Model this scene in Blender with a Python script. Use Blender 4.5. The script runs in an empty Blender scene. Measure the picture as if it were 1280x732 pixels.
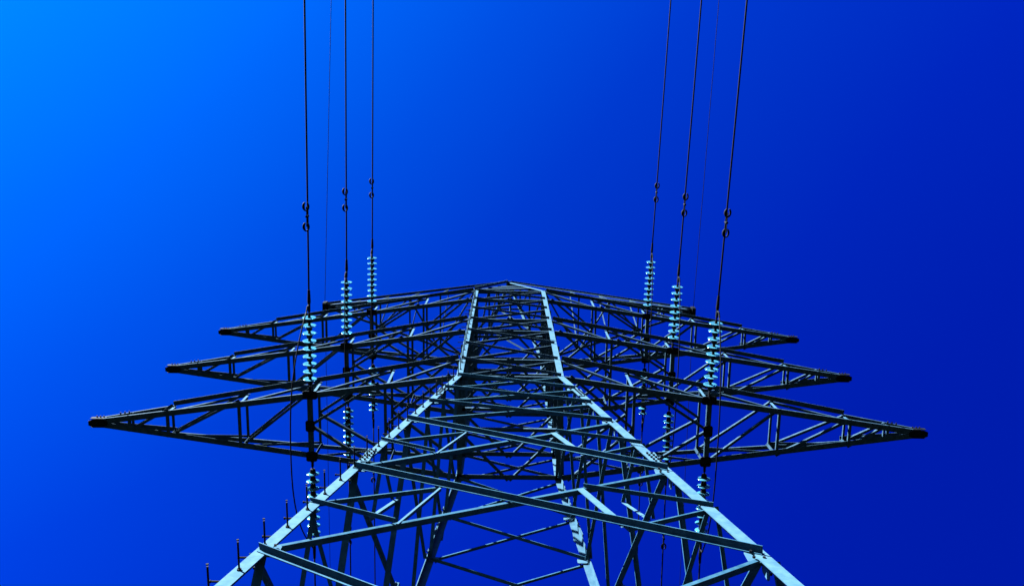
import bpy, math, random
from mathutils import Vector, Matrix
V = Vector
random.seed(7)
S = bpy.context.scene
COL = S.collection

# ---------------------------------------------------------------- camera
WZ = 15.41                      # height of the tower's waist above the ground
PITCH, YAW, ROLL = math.radians(78.935), math.radians(-1.815), math.radians(0.958)
cy, sy = math.cos(YAW), math.sin(YAW)
r = V((cy, sy, 0)); g = V((-sy, cy, 0)); z = V((0, 0, 1))
d = g*math.cos(PITCH) + z*math.sin(PITCH)
u = z*math.cos(PITCH) - g*math.sin(PITCH)
R = r*math.cos(ROLL) - u*math.sin(ROLL)
U = r*math.sin(ROLL) + u*math.cos(ROLL)
cam = bpy.data.cameras.new('camera'); co = bpy.data.objects.new('camera', cam); COL.objects.link(co)
m = Matrix((R, U, -d)).transposed().to_4x4()
m.translation = V((-0.077, -5.089, WZ-13.813))
co.matrix_world = m
cam.sensor_width = 36; cam.lens = 1050/1280*36; cam.clip_start = .05; cam.clip_end = 6000
S.camera = co

# ---------------------------------------------------------------- sky, sun, exposure
SUN_DIR = V((-0.609, -0.548, 0.574)).normalized()      # towards the sun
elev = math.asin(SUN_DIR.z); azim = math.atan2(SUN_DIR.x, SUN_DIR.y)
w = bpy.data.worlds.new('World'); S.world = w; w.use_nodes = True
nt = w.node_tree; N = nt.nodes; Lk = nt.links; N.clear()
out = N.new('ShaderNodeOutputWorld'); bg = N.new('ShaderNodeBackground'); sky = N.new('ShaderNodeTexSky')
sky.sky_type = 'NISHITA'; sky.sun_disc = False; sky.sun_elevation = elev; sky.sun_rotation = azim
sky.air_density = 1.0; sky.dust_density = 0.2; sky.ozone_density = 3.0; sky.altitude = 1500
dot = N.new('ShaderNodeVectorMath'); dot.operation = 'DOT_PRODUCT'
dot.inputs[1].default_value = tuple(SUN_DIR)   # the sky is deepest blue away from the sun
tex = N.new('ShaderNodeTexCoord'); Lk.new(tex.outputs['Generated'], dot.inputs[0])
mr = N.new('ShaderNodeMapRange'); mr.inputs['From Min'].default_value = -0.3; mr.inputs['From Max'].default_value = 1.0
Lk.new(dot.outputs['Value'], mr.inputs['Value'])
ramp = N.new('ShaderNodeValToRGB'); e = ramp.color_ramp.elements
SKYK = .5
SKYR = [(0.000, (0, 0.022, 0.42)), (0.162, (0, 0.0297, 0.528)), (0.296, (0, 0.0378, 0.633)), (0.437, (0, 0.0575, 0.745)), (0.623, (0, 0.1175, 0.84)), (0.723, (0, 0.193, 0.92)), (0.808, (0, 0.285, 1.0)), (0.889, (0, 0.414, 1.08)), (1.000, (0.05, 0.65, 1.2))]
e[0].position, e[1].position = 0, 1
for p, c in SKYR[1:-1]: e.new(p)
for el, (p, c) in zip(e, SKYR): el.position = p; el.color = (*(v*SKYK for v in c), 1)
Lk.new(mr.outputs['Result'], ramp.inputs['Fac'])
mul = N.new('ShaderNodeMix'); mul.data_type = 'RGBA'; mul.blend_type = 'MULTIPLY'; mul.inputs['Factor'].default_value = 1
mul.clamp_result = False
Lk.new(sky.outputs['Color'], mul.inputs['A']); Lk.new(ramp.outputs['Color'], mul.inputs['B'])
Lk.new(mul.outputs['Result'], bg.inputs['Color']); bg.inputs['Strength'].default_value = 0.05
Lk.new(bg.outputs['Background'], out.inputs['Surface'])
sl = bpy.data.lights.new('sun', 'SUN'); sl.energy = 5; sl.angle = math.radians(.5); sl.color = (0.86, .97, 1.0)
so = bpy.data.objects.new('sun', sl); COL.objects.link(so); so.rotation_euler = SUN_DIR.to_track_quat('Z', 'Y').to_euler()
so.location = (0, 0, 40)
vs = S.view_settings; vs.view_transform = 'Standard'; vs.look = 'None'; vs.gamma = 1; vs.exposure = 4.0

# ---------------------------------------------------------------- materials
def mat(name, c0, c1, scale=6, rough=.55, metal=0, spec=.5, bump=.1, **kw):
    m = bpy.data.materials.new(name); m.use_nodes = True; nt = m.node_tree; b = nt.nodes['Principled BSDF']
    tc = nt.nodes.new('ShaderNodeTexCoord'); no = nt.nodes.new('ShaderNodeTexNoise'); no.inputs['Scale'].default_value = scale
    no.inputs['Detail'].default_value = 8; no.inputs['Roughness'].default_value = .65
    nt.links.new(tc.outputs['Object'], no.inputs['Vector'])
    cr = nt.nodes.new('ShaderNodeValToRGB'); cr.color_ramp.elements[0].position = .35; cr.color_ramp.elements[1].position = .68
    cr.color_ramp.elements[0].color = (*c0, 1); cr.color_ramp.elements[1].color = (*c1, 1)
    nt.links.new(no.outputs['Fac'], cr.inputs['Fac']); nt.links.new(cr.outputs['Color'], b.inputs['Base Color'])
    bp = nt.nodes.new('ShaderNodeBump'); bp.inputs['Strength'].default_value = bump; bp.inputs['Distance'].default_value = .01
    nt.links.new(no.outputs['Fac'], bp.inputs['Height']); nt.links.new(bp.outputs['Normal'], b.inputs['Normal'])
    b.inputs['Roughness'].default_value = rough; b.inputs['Metallic'].default_value = metal
    b.inputs['Specular IOR Level'].default_value = spec
    for k, v in kw.items(): b.inputs[k.replace('_', ' ')].default_value = v
    return m
STEEL = mat('galvanised_steel', (.015, .038, .058), (.027, .057, .077), 10, .8, 0, .02)
MEMBER = mat('shade_darkened_steel', (.006, .025, .042), (.016, .045, .067), 12, .8, 0, .02)  # darker copy of the leg steel; shade of brace undersides put into its colour
BRACE = mat('shade_darkened_zinc', (.006, .015, .025), (.018, .034, .049), 14, .8, 0, .02)  # greyer still, base colour darkened to stand in for shade under the members
DARK = mat('dark_fitting_steel', (.0015, .002, .003), (.005, .006, .008), 20, .7, 0, .02)
WIRE = mat('aluminium_conductor', (.0015, .002, .003), (.004, .005, .007), 30, .7, 0, .02)
GLASS = mat('pale_insulator_glass', (.028, .14, .195), (.06, .20, .26), 5, .1, 0, .5, 0, Transmission_Weight=.6, IOR=1.5)
CONC = mat('footing_concrete', (.22, .21, .2), (.34, .33, .31), 5, .9, 0, .3)
GRASS = mat('meadow_grass', (.003, .0045, .003), (.007, .009, .006), 1.5, .95, 0, .1, .4)

# ---------------------------------------------------------------- mesh helpers
class MB:
    def __init__(s): s.v = []; s.f = []; s.mi = []
    def mark(s, idx): s.mi.append((len(s.f), idx)); return s
    def loft(s, rings, cap=True, closed=False):
        n = len(rings[0]); b = len(s.v)
        for ring in rings: s.v.extend(ring)
        k = len(rings)
        for i in range(k-1 if not closed else k):
            for j in range(n):
                a = b+i*n+j; c = b+i*n+(j+1) % n; i2 = (i+1) % k
                s.f.append((a, c, b+i2*n+(j+1) % n, b+i2*n+j))
        if cap and not closed:
            s.f.append(tuple(b+j for j in reversed(range(n)))); s.f.append(tuple(b+(k-1)*n+j for j in range(n)))
        return s
    def angle(s, p, q, a, b, wa, wb, t=.008):
        """steel angle section, heel line p-q, flanges along a and b"""
        p = V(p); q = V(q); ax = (q-p).normalized()
        a = V(a); a = (a-ax*a.dot(ax)).normalized(); b = V(b); b = b-ax*b.dot(ax); b = (b-a*b.dot(a)).normalized()
        prof = [(0, 0), (wa, 0), (wa, t), (t, t), (t, wb), (0, wb)]
        if a.cross(b).dot(ax) < 0: prof.reverse()
        return s.loft([[c+a*x+b*y for x, y in prof] for c in (p, q)])
    def plate(s, c, x, y, sx, sy, t=.010, chamfer=.25):
        c = V(c); x = V(x).normalized(); y = V(y); y = (y-x*y.dot(x)).normalized(); n = x.cross(y)
        k = chamfer; pts = [(-1+k, -1), (1-k, -1), (1, -1+k), (1, 1-k), (1-k, 1), (-1+k, 1), (-1, 1-k), (-1, -1+k)]
        return s.loft([[c+x*(a*sx/2)+y*(b*sy/2)+n*(o*t/2) for a, b in pts] for o in (-1, 1)])
    def tube(s, pts, rad, n=8, cap=True):
        rings = []; pts = [V(p) for p in pts]; up = None
        for i, p in enumerate(pts):
            ax = (pts[min(i+1, len(pts)-1)]-pts[max(i-1, 0)]).normalized()
            if up is None: up = ax.orthogonal().normalized()
            up = (up-ax*up.dot(ax)).normalized(); sd = ax.cross(up); rr = rad[i] if isinstance(rad, (list, tuple)) else rad
            rings.append([p+(up*math.cos(2*math.pi*j/n)+sd*math.sin(2*math.pi*j/n))*rr for j in range(n)])
        return s.loft(rings, cap)
    def lathe(s, o, ax, prof, n=20):
        o = V(o); ax = V(ax).normalized()
        up = ax.orthogonal().normalized(); sd = ax.cross(up)
        return s.loft([[o+ax*h+(up*math.cos(2*math.pi*j/n)+sd*math.sin(2*math.pi*j/n))*max(rr, .0005) for j in range(n)] for h, rr in prof])
    def bolt(s, p, n, r=.014, h=.014):
        return s.tube([V(p), V(p)+V(n).normalized()*h], r, 6)
    def build(s, name, material, parent=None, smooth=False):
        me = bpy.data.meshes.new(name); me.from_pydata([tuple(v) for v in s.v], [], s.f); me.update()
        for mm in (material if isinstance(material, tuple) else (material,)): me.materials.append(mm)
        for start, idx in s.mi:
            for p in list(me.polygons)[start:]: p.material_index = idx
        if smooth:
            for p in me.polygons: p.use_smooth = True
        o = bpy.data.objects.new(name, me); COL.objects.link(o)
        if parent: o.parent = parent
        return o
def empty(name, loc=(0, 0, 0)):
    o = bpy.data.objects.new(name, None); o.empty_display_size = .3; COL.objects.link(o); o.location = loc; return o
def tag(o, label=None, cat=None, group=None, kind=None):
    for k, v in (('label', label), ('category', cat), ('group', group), ('kind', kind)):
        if v: o[k] = v
    return o
def copy_tree(o, parent=None):
    c = o.copy(); COL.objects.link(c); c.parent = parent
    for ch in list(o.children): copy_tree(ch, c)
    return c

# ---------------------------------------------------------------- ground
gm = MB(); n = 40; half = 3000
hh = lambda x, y: 0 if math.hypot(x, y) < 60 else 1.2*math.sin(x*.006+1)*math.sin(y*.005)*min(1, (math.hypot(x, y)-60)/200)
for i in range(n+1):
    for j in range(n+1):
        x = half*(2*i/n-1); y = half*(2*j/n-1); x = x*abs(x)/half; y = y*abs(y)/half
        gm.v.append(V((x, y, hh(x, y))))
for i in range(n):
    for j in range(n): a = i*(n+1)+j; gm.f.append((a, a+n+1, a+n+2, a+1))
tag(gm.build('ground', GRASS), kind='structure')

# ---------------------------------------------------------------- tower dimensions (z measured from the waist)
W, WD = .918, .950           # half widths of the upright body across and along the line
SL = .127                    # splay of the lower body
TOP = 7.70; LEV = [0, 1.06, 2.2, 3.3, 4.4, 5.5, 6.6, TOP]
LOW = [0, -1.17, -2.28, -3.47, -5.72, -7.98, -11.2, -15.2]
APEX = 13.75
T = empty('lattice_tower', (0, 0, 0))
tag(T, 'tall dark steel lattice pylon with three pairs of pointed arms seen from below', 'electricity pylon')
def Z(p): p = V(p); p.z += WZ; return p
def corner(sx, sy_, h):
    e = -h*SL if h < 0 else 0
    return Z((sx*(W+e), sy_*(WD+e), h))
O = V((0, 0, 0))

# legs
for sx in (-1, 1):
    for s_ in (-1, 1):
        b = MB()
        for h0, h1, wd, t in ((-15.35, -5.4, .105, .012), (-5.4, -1.0, .102, .012), (-1.0, 0.0, .102, .012), (0.0, 3.6, .105, .012), (3.6, TOP+.02, .10, .010)):
            b.angle(corner(sx, s_, h0), corner(sx, s_, h1), (-sx, 0, 0), (0, -s_, 0), wd, wd, t)
        leg = b.build('leg', STEEL, T)
        # bolted splice plates where two lengths of leg meet
        for hc in (-1.52, -5.30):
            for dx, dy in ((-sx, 0), (0, -s_)):
                q = MB(); c0 = corner(sx, s_, hc-.25); c1 = corner(sx, s_, hc+.25); up = (c1-c0).normalized()
                dv = V((dx, dy, 0)); nn = V((0, s_, 0)) if dx else V((sx, 0, 0))
                c = (c0+c1)/2+dv*.052+nn*.008
                q.plate(c, dv, up, .09, .50, .010, .1); q.mark(1)
                for k in range(6):
                    for e_ in (-.024, .024): q.bolt(c+up*(k-2.5)*.082+dv*e_+nn*.005, nn, .013, .018)
                q.build('splice_plate', (STEEL, DARK), leg)
        f = MB(); base = corner(sx, s_, -15.2)
        f.loft([[V((base.x+a*k, base.y+c*k, zz)) for a, c in ((-1, -1), (1, -1), (1, 1), (-1, 1))] for k, zz in ((.55, -.3), (.55, .22), (.50, .27))])
        f.build('footing', CONC, leg)
        if sx == -1 and s_ == -1:
            h = -8.38-.436*9
            while h < 7.2:
                c = corner(sx, s_, h); c2 = corner(sx, s_, h+.35)
                b1 = MB(); p0 = c+V((.05, .004, 0)); b1.tube([p0+V((0, .03, 0)), p0-V((0, .22, 0))], .0075, 8); b1.tube([p0-V((0, .23, 0)), p0-V((0, .238, 0))], .010, 6)
                b1.tube([p0-V((0, .016, 0)), p0], .018, 6); b1.build('step_bolt', DARK, leg)
                b1 = MB(); p0 = c2+V((.004, .05, 0)); b1.tube([p0+V((.03, 0, 0)), p0-V((.115, 0, 0))], .008, 8); b1.tube([p0-V((.115, 0, 0)), p0-V((.124, 0, 0))], .012, 6)
                b1.tube([p0-V((.016, 0, 0)), p0], .018, 6); b1.build('step_bolt', DARK, leg)
                h += .436

# faces: outward normal n, and tangent direction seen from outside (left -> right)
def cn(face, side, h):
    """corner on a face; side -1 = left, 1 = right seen from outside"""
    if face == 0: return corner(side, -1, h)
    if face == 1: return corner(1, side, h)
    if face == 2: return corner(-side, 1, h)
    return corner(-1, -side, h)
NORM = [V((0, -1, 0)), V((1, 0, 0)), V((0, 1, 0)), V((-1, 0, 0))]
UP = V((0, 0, 1))
def member(b, p, q, n, wid, outside, t=.006, inset=.015, w2=None):
    """angle on a face. outside=True: on the outer side, flange hanging down; else on the inner side, flange standing up"""
    w2 = w2 or (wid*.82 if outside else (wid*.68 if abs(n.y) > .5 and wid > .07 else wid*.9))
    wid *= 1 if wid > .07 else .8
    if outside: b.angle(p+n*(inset*.3), q+n*(inset*.3), -UP, n, wid*.42, w2, t)
    else: b.angle(p-n*inset, q-n*inset, UP, -n, wid*.40, w2, t)
def trim(p, q, k):
    dv = (q-p).normalized(); return p+dv*k, q-dv*k
for face in range(4):
    n = NORM[face]
    # upright body: one X per bay
    for k in range(7):
        h0, h1 = LEV[k], LEV[k+1]
        p, q = trim(cn(face, -1, h0), cn(face, 1, h1), .05)
        b = MB(); member(b, p, q, n, .058, False); b.build('cross_brace', BRACE, T)
        p, q = trim(cn(face, -1, h1), cn(face, 1, h0), .05)
        b = MB(); member(b, p, q, n, .058, True); b.build('cross_brace', BRACE, T)
    for k in (0, 1, 3, 4, 6, 7):
        b = MB(); member(b, cn(face, -1, LEV[k]), cn(face, 1, LEV[k]), n, .078 if k else .09, False, .008, .013, .085); b.build('horizontal_brace', BRACE, T)
    # splayed body
    for k in range(7):
        h0, h1 = LOW[k+1], LOW[k]
        wid = .058 if k < 3 else .078
        p0, q0 = cn(face, -1, h0), cn(face, 1, h1)
        p1, q1 = cn(face, -1, h1), cn(face, 1, h0)
        p, q = trim(p0, q0, .05)
        b = MB(); member(b, p, q, n, wid, False, .008); b.build('main_brace', MEMBER, T)
        p, q = trim(p1, q1, .05)
        b = MB(); member(b, p, q, n, wid, True, .008); b.build('main_brace', MEMBER, T)
        if k >= 3:
            for sd in (-1, 1):
                lo, up_ = cn(face, sd, h0), cn(face, sd, h1)
                ou, ol = cn(face, -sd, h1), cn(face, -sd, h0)
                M = (lo+up_)/2
                a = up_.lerp(ol, .27); c = lo.lerp(ou, .27)
                for P_, Q_, oo in ((M, a, sd > 0), (M, c, sd < 0), (a, c, None)):
                    b = MB()
                    if oo is None: b.angle(P_-n*.006, Q_-n*.006, (cn(face, -sd, h0)-cn(face, sd, h0)), -n, .07 if sd > 0 else .022, .045, .006)
                    else: member(b, P_, Q_, n, .048, oo, .006)
                    b.build('secondary_brace', STEEL if oo is None else MEMBER, T)
        # gusset plates
    for k in range(1, 7):
        for sd in (-1, 1):
            c = cn(face, sd, LOW[k]); tan = (cn(face, -sd, LOW[k])-c).normalized(); c = c+tan*.10-n*.016
            g_ = MB(); g_.plate(c, tan, UP, .15, .17 if k > 2 else .13, .009); g_.mark(1)
            for a_, b_ in ((-.045, .05), (-.045, -.05), (.03, .045), (.03, -.045)): g_.bolt(c+tan*a_+UP*b_+n*.018, n, .012, .014)
            g_.build('gusset_plate', (STEEL, DARK), T)
# diaphragms at the arm levels
for h in (0, 3.3, 6.6, 1.06, 4.4):
    b = MB(); wx = W
    b.angle(Z((-wx, 0, h)), Z((wx, 0, h)), UP, (0, 1, 0), .06, .06, .007)
    b.build('horizontal_brace', BRACE, T)
    for s_ in (-1, 1):
        for sx in (-1, 1):
            b = MB(); b.angle(Z((sx*wx, 0, h+.012)), Z((0, s_*WD, h+.012)), UP, (sx, 0, 0), .045, .045, .006); b.build('plan_brace', BRACE, T)

# peak
pk = MB(); ap = Z((0, 0, APEX))
for sx in (-1, 1):
    for s_ in (-1, 1):
        c = Z((sx*W, s_*WD, TOP)); a = ap+V((sx*.05, s_*.05, 0))
        pk.angle(c, a, (0, -1, 0), UP, .085, .07, .009) if (sx, s_) == (-1, -1) else pk.angle(c, a, (-sx, 0, 0), (0, -s_, 0), .075, .085, .009)
pk.plate(ap-V((0, 0, .05)), (1, 0, 0), (0, 1, 0), .2, .2, .02)
peak = pk.build('peak', STEEL, T)
PH = [TOP, 9.77, 11.4]
def pc(sx, s_, h): k = 1-(h-TOP)/(APEX-TOP); return Z((sx*W*k, s_*WD*k, h))
for h in PH[1:]:
    for (a, b_) in (((-1, -1), (1, -1)), ((1, -1), (1, 1)), ((1, 1), (-1, 1)), ((-1, 1), (-1, -1))):
        b = MB(); b.angle(pc(*a, h), pc(*b_, h), UP, V((0, 0, h+WZ))-(pc(*a, h)+pc(*b_, h))/2, .05, .05, .006); b.build('horizontal_brace', BRACE, peak)
for k in range(2):
    for (a, b_) in (((-1, -1), (1, -1)), ((1, -1), (1, 1)), ((1, 1), (-1, 1)), ((-1, 1), (-1, -1))):
        b = MB(); b.angle(pc(*a, PH[k]), pc(*b_, PH[k+1]), UP, V((0, 0, PH[k]+WZ))-(pc(*a, PH[k])+pc(*b_, PH[k]))/2, .045, .045, .006); b.build('cross_brace', BRACE, peak)
b = MB(); b.angle(Z((0, 0, TOP)), ap, (1, 0, 0), (0, 1, 0), .06, .06, .007); b.build('post', BRACE, peak)

# ---------------------------------------------------------------- cross arms (built about their root centre at z = 0)
L = 7.20; XN = [W, 2.12, 3.40, 4.64, 5.88, 6.54]; RH = 1.06; TIPW = .055
def abot(x, s_): k = (L-x)/(L-W); return V((x, s_*(TIPW+(WD-TIPW)*k), 0))
def atop(x, s_): k = (L-x)/(L-W); return V((x, s_*(TIPW+(WD-TIPW)*k), .07+(RH-.07)*k))
def make_arm(sx):
    F = lambda p: V((p.x*sx, p.y, p.z))
    b = MB(); X = V((1, 0, 0))
    for s_ in (-1, 1):
        n = V((0, s_, 0))
        b.angle(F(abot(W+.02, s_)), F(abot(L-.05, s_)), UP, -n, .034, .100, .008)
        b.angle(F(atop(W+.02, s_)), F(atop(5.88, s_)), -UP, n, .028, .080, .008)
        b.angle(F(atop(5.86, s_)), F(atop(L-.05, s_)), UP, -n, .032, .085, .008)
    arm = b.build('cross_arm', BRACE, T); arm.location = (0, 0, WZ)
    # tip
    for pa in ((F(V((L-.10, 0, -.006))), X, (0, 1, 0), .32, .14, .012, .45), (F(V((L-.10, -.078, .045))), X, UP, .26, .09, .010), (F(V((L-.10, .078, .045))), X, UP, .26, .09, .010)):
        t = MB(); t.plate(*pa); t.build('tip_plate', DARK, arm)
    for k in range(3):
        t = MB(); t.bolt(F(V((L-.18+k*.06, -.08, .07))), (0, -1, 0), .012, .03); t.build('bolt', DARK, arm)
        t = MB(); t.bolt(F(atop(6.62+k*.07, -1)), (0, -1, 0), .012, .035); t.build('bolt', DARK, arm)
    for i, x in enumerate(XN[1:], 1):
        sp = .022 if i < 5 else 0
        for fn, dz, lv in ((abot, .004, 0), (atop, -.01, 1)):
            wd = .085 if i == 2 and lv == 0 else .048
            a, c = F(fn(x, -1)), F(fn(x, 1)); a.z += dz; c.z += dz
            s = MB(); s.angle(a, c, UP if lv == 0 else -UP, (sx, 0, 0), wd*.8, wd, .007); s.build('strut', BRACE, arm)
        if i < 5:
            for s_ in (-1, 1):
                p = MB(); p.angle(F(abot(x, s_))-V((0, s_*.010, 0)), F(atop(x, s_))-V((0, s_*.010, 0)), (-sx, 0, 0), (0, -s_, 0), .042 if s_ < 0 else .028, .04, .007); p.build('post', STEEL if s_ < 0 else BRACE, arm)
    # diagonals: front and rear trusses
    for i in range(4):
        for s_ in (-1, 1):
            x0, x1 = XN[i], XN[i+1]
            p = MB(); a, c = F(atop(x0, s_)), F(abot(x1, s_)); y = V((0, -s_*.018, 0)); p.angle(a+y, c+y, UP, (0, -s_, 0), .042, .042, .006); p.build('diagonal', BRACE, arm)
    # plan bracing
    for fn, dz in ((abot, .02), (atop, -.03)):
        for i in range(2, 5):
            xi, xo = XN[i], XN[i+1]
            if sx < 0: a, c = fn(xo, 1), fn(xi, -1)
            else: a, c = fn(xi, 1), fn(xo, -1)
            a, c = F(a)+V((0, 0, dz)), F(c)+V((0, 0, dz))
            p = MB(); p.angle(a, c, UP, (1, 1, 0) if sx > 0 else (-1, -1, 0), .045, .045, .006); p.build('diagonal', BRACE, arm)
            if i == 4: continue
        mid = F((fn(XN[2], -1)+fn(XN[2], 1))/2)+V((0, 0, dz))
        for s_ in (-1, 1):
            a = F(fn(XN[1]+.12, s_))+V((0, 0, dz)); p = MB(); p.angle(mid, a, UP, (0, s_, 0), .05, .05, .006); p.build('diagonal', BRACE, arm)
        mid = F((fn(XN[1], -1)+fn(XN[1], 1))/2)+V((0, 0, dz))
        for s_ in (-1, 1):
            a = F(fn(W+.1, s_))+V((0, 0, dz)); p = MB(); p.angle(mid, a, UP, (0, s_, 0), .05, .05, .006); p.build('diagonal', BRACE, arm)
    # gusset plates
    for c, wx, wy in ((F(abot(3.40, -1))+V((sx*.03, .04, -.008)), .25, .15), (F(abot(3.40, 1))+V((sx*.03, -.04, -.008)), .19, .18), (V((sx*3.44, 0, -.008)), .16, .20)):
        p = MB(); p.plate(c, X, (0, 1, 0), wx, wy, .012)
        for a_ in (-.3, .3):
            for b_ in (-.3, .3): p.bolt(c+V((a_*wx, b_*wy, -.005)), (0, 0, -1), .013, .014)
        p.build('gusset_plate', DARK, arm)
    # attachment shackle beams for front and rear strings
    for s_ in (-1, 1):
        c = F(abot(3.42, s_)); p = MB(); p.plate(c+V((0, s_*.05, .0)), UP, (0, 1, 0), .09, .16, .014, .3); p.build('attachment_lug', DARK, arm)
    return arm
for sx in (-1, 1):
    a0 = make_arm(sx)
    for k in (1, 2):
        c = copy_tree(a0, T); c.location = (0, 0, WZ+3.3*k)

# earth wire arms
LE, HE = 5.29, 9.77
for sx in (-1, 1):
    tip = lambda s_, dz=0: V((sx*(LE-.04), s_*.05, HE+dz))
    b = MB()
    root = lambda s_: V((sx*W, s_*WD, TOP)); 
    for s_ in (-1, 1):
        b.angle(root(s_), tip(s_), UP, (0, -s_, 0), .065, .065, .008)
        b.angle(V((sx*.06, s_*.06, APEX-.04)), tip(s_, .14), -UP if s_ < 0 else UP, (0, s_, 0), .060, .060, .008)
    arm = b.build('earth_wire_arm', BRACE, T); arm.location = (0, 0, WZ)
    for k in (.22, .42, .62, .8):
        pt = lambda s_: root(s_).lerp(tip(s_), k)
        tp = lambda s_: V((sx*.06, s_*.06, APEX-.04)).lerp(tip(s_, .14), k+(1-k)*.18)
        s = MB(); s.angle(pt(-1), pt(1), UP, (-sx, 0, 0), .045, .045, .006); s.build('strut', BRACE, arm)
        for s_ in (-1, 1):
            s = MB(); s.angle(pt(s_), tp(s_), (-sx, 0, 0), (0, -s_, 0), .022, .042, .006); s.build('post', BRACE, arm)
    ks = [0, .22, .42, .62, .8]
    for i in range(4):
        a = root(1 if i % 2 else -1).lerp(tip(1 if i % 2 else -1), ks[i]); c = root(-1 if i % 2 else 1).lerp(tip(-1 if i % 2 else 1), ks[i+1])
        s = MB(); s.angle(a, c, UP, (0, 1, 0), .04, .04, .006); s.build('diagonal', BRACE, arm)
    t = MB(); t.plate(V((sx*LE, 0, HE+.05)), UP, (0, 1, 0), .30, .26, .10, .2); t.build('tip_block', DARK, arm)
    t = MB(); t.plate(V((sx*(LE-.14), 0, HE-.02)), (1, 0, 0), (0, 1, 0), .36, .2, .014); t.build('tip_plate', DARK, arm)

# ---------------------------------------------------------------- insulator strings
PITCH_D = .1355; ND = 9
def make_string():
    """string laid out along local -Y from its shackle"""
    root = empty('insulator_string')
    m_ = MB(); m_.tube([(0, .03, 0), (0, -.14, 0)], .013, 8); m_.tube([(-.03, 0, 0), (.03, 0, 0)], .016, 8)
    m_.plate((0, -.045, 0), (0, 1, 0), (0, 0, 1), .10, .05, .035); m_.build('shackle', DARK, root)
    disc = None
    for k in range(ND):
        y = -.215-k*PITCH_D
        if disc is None:
            g_ = MB(); g_.lathe((0, 0, 0), (0, -1, 0), [(-.010, .03), (-.012, .046), (-.006, .078), (.004, .110), (.012, .117), (.018, .113), (.011, .100), (.017, .088), (.009, .078), (.015, .066), (.006, .054), (.012, .035)], 28)
            disc = g_.build('glass_disc', GLASS, root, True)
            c_ = MB(); c_.lathe((0, 0, 0), (0, -1, 0), [(-.082, .022), (-.078, .040), (-.030, .052), (-.010, .054), (-.008, .02)], 16); c_.lathe((0, 0, 0), (0, -1, 0), [(.016, .030), (.03, .024), (.075, .018)], 12)
            c_.build('metal_cap', DARK, disc)
        else:
            disc_k = copy_tree(disc, root); disc_k.location = (0, y, 0)
    disc.location = (0, -.215, 0)
    e_ = MB(); y = -.215-(ND-1)*PITCH_D-.07
    e_.tube([(0, y+.02, 0), (0, y-.12, 0)], .014, 8); e_.plate((0, y-.10, 0), (0, 1, 0), (0, 0, 1), .11, .05, .035)
    e_.tube([(0, y-.13, 0), (0, y-.22, 0), (0, y-.42, 0)], [.016, .030, .022], 10)
    e_.tube([(0, y-.16, -.01), (0, y-.16, -.12), (0, y-.10, -.18)], .014, 8)
    e_.build('dead_end_clamp', DARK, root)
    return root
S_END = .215+(ND-1)*PITCH_D+.07+.30
proto = None
tier = ['lowest', 'middle', 'highest']; side = {-1: 'left', 1: 'right'}
TILT = math.radians(2.5)
AX, AY = 3.42, .62
DRIFT = {-1: .027, 1: .020}
jump_ends = {}
for k in range(3):
    for sx in (-1, 1):
        for s_ in (-1, 1):
            st = make_string() if proto is None else copy_tree(proto)
            if proto is None: proto = st
            y0 = s_*AY*(1.0 if s_ < 0 else 1.04)
            st.location = (sx*AX, y0, WZ+3.3*k-.005)
            ang = math.atan(DRIFT[sx])
            if s_ < 0: st.rotation_euler = (TILT, 0, ang)
            else: st.rotation_euler = (TILT, 0, math.pi)
            tag(st, ('string of nine pale glass discs reaching up from the %s arm on the %s side' if s_ < 0 else 'glass disc string hanging beyond and below the %s arm on the %s side') % (tier[k], side[sx]), 'insulator', 'glass insulator strings on the arms')
            rot = st.rotation_euler.to_matrix(); end = st.location+rot@V((0, -S_END, 0))
            jump_ends[(k, sx, s_)] = (end.copy(), rot@V((0, -1, 0)))

# ---------------------------------------------------------------- conductors, earth wires and jumpers
def damper(parent, p, ax, spread=.165):
    dm = MB(); dn = V((0, 0, -1)); c = p+dn*.07
    dm.tube([p+V((0, 0, .02)), c-V((0, 0, .015))], .022, 8)
    pts = [c+ax*(t*spread)+dn*(.02*t*t) for t in (-1, -.5, 0, .5, 1)]; dm.tube(pts, .008, 6)
    o = dm.build('vibration_damper', DARK, parent)
    for t in (-1, 1):
        e_ = c+ax*(t*spread)+dn*.02; sd = ax.cross(dn).normalized()*(1 if ax.cross(dn).x < 0 else -1); wv = MB()
        ctr = e_+sd*.004; q = [ctr+ax*(.068*math.cos(a_*math.pi/8))+sd*(.042*math.sin(a_*math.pi/8)) for a_ in range(1, 16)]
        wv.tube(q, [.012+.012*abs(math.sin(a_*math.pi/8))**2*(1 if a_ < 8 else .4) for a_ in range(1, 16)], 8)
        wv.build('damper_weight', DARK, o, True)
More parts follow.
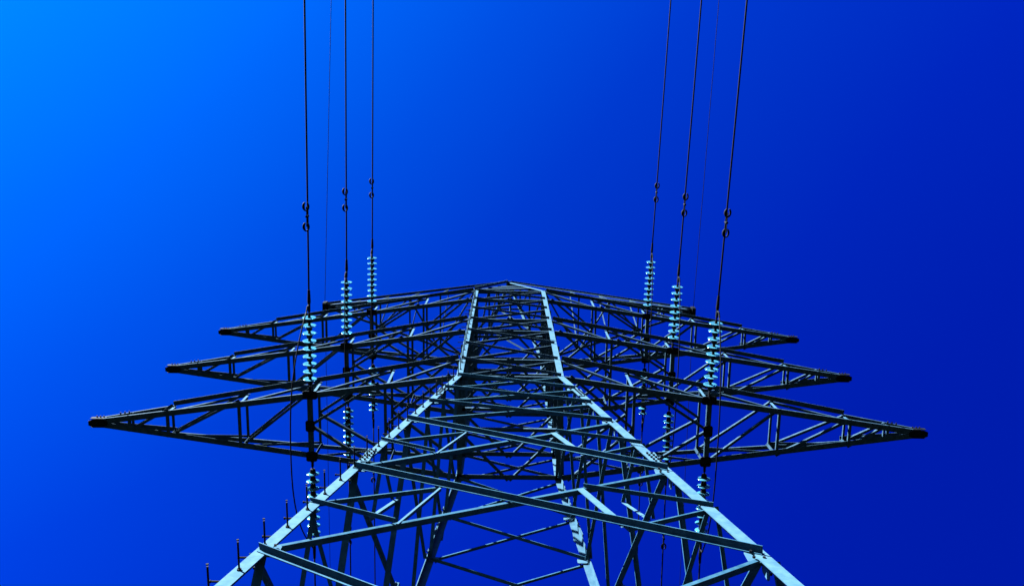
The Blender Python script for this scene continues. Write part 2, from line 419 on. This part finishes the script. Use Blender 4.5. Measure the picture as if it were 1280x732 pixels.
def line(name, p0, dx, sgn, span, slope, rad, dampers, label, cat, group):
    root = empty(name, p0); tag(root, label, cat, group)
    f = lambda t: V((dx*t, sgn*t, -slope*t+slope/span*t*t))
    ts = []; t = 0
    while t < span: ts.append(t); t += max(.5, t*.08)
    ts.append(span)
    MBx = MB(); MBx.tube([f(t) for t in ts], rad, 8); MBx.build('cable', WIRE, root, True)
    for t in dampers:
        p = f(t); ax = (f(t+.1)-f(t)).normalized(); damper(root, p, ax)
for k in range(3):
    for sx in (-1, 1):
        for s_ in (-1, 1):
            end, dv = jump_ends[(k, sx, s_)]
            lab = ('cable running overhead up the photo from the %s arm on the %s side, with damper' if s_ < 0 else 'cable leading away beyond the tower from the %s arm on the %s side') % (tier[k], side[sx])
            if s_ < 0: line('power_cable', end, DRIFT[sx], -1, 240, .045, .0150, [3.64+end.y], lab, 'cable', 'power cables strung from the arms')
            else: line('power_cable', end, 0.0, 1, 240, .045, .0150, [1.3], lab, 'cable', 'power cables strung from the arms')
for sx in (-1, 1):
    for s_ in (-1, 1):
        p = Z((sx*LE, s_*.14, HE+.02))
        lab = ('thin earth wire rising up the photo from the short top arm on the %s' if s_ < 0 else 'thin earth wire leading away behind the short top arm on the %s') % side[sx]
        line('earth_wire', p, (.056 if sx < 0 else .016) if s_ < 0 else 0, s_, 240, .04, .0075, [], lab, 'wire', 'earth wires on the short top arms')
for k in range(3):
    for sx in (-1, 1):
        a, da = jump_ends[(k, sx, -1)]; c, dc = jump_ends[(k, sx, 1)]
        a = a-da*.20+V((0, 0, -.16)); c = c-dc*.20+V((0, 0, -.16)); drop = .86
        pts = []; n_ = 36
        for i in range(n_+1):
            t = i/n_; sg = (1-abs(2*t-1)**2.6)
            p = a.lerp(c, t); p.z -= drop*sg*(.75 if sx < 0 and k else 1); p.x += (.10 if sx < 0 and k else -.10)*sg; pts.append(p)
        jb = MB(); jb.tube([q-a for q in pts], .0115, 8); j = jb.build('jumper_cable', WIRE, None, True); j.location = a
        tag(j, 'slack loop of dark cable passing under the %s arm on the %s side' % (tier[k], side[sx]), 'cable', 'jumper loops under the arms')
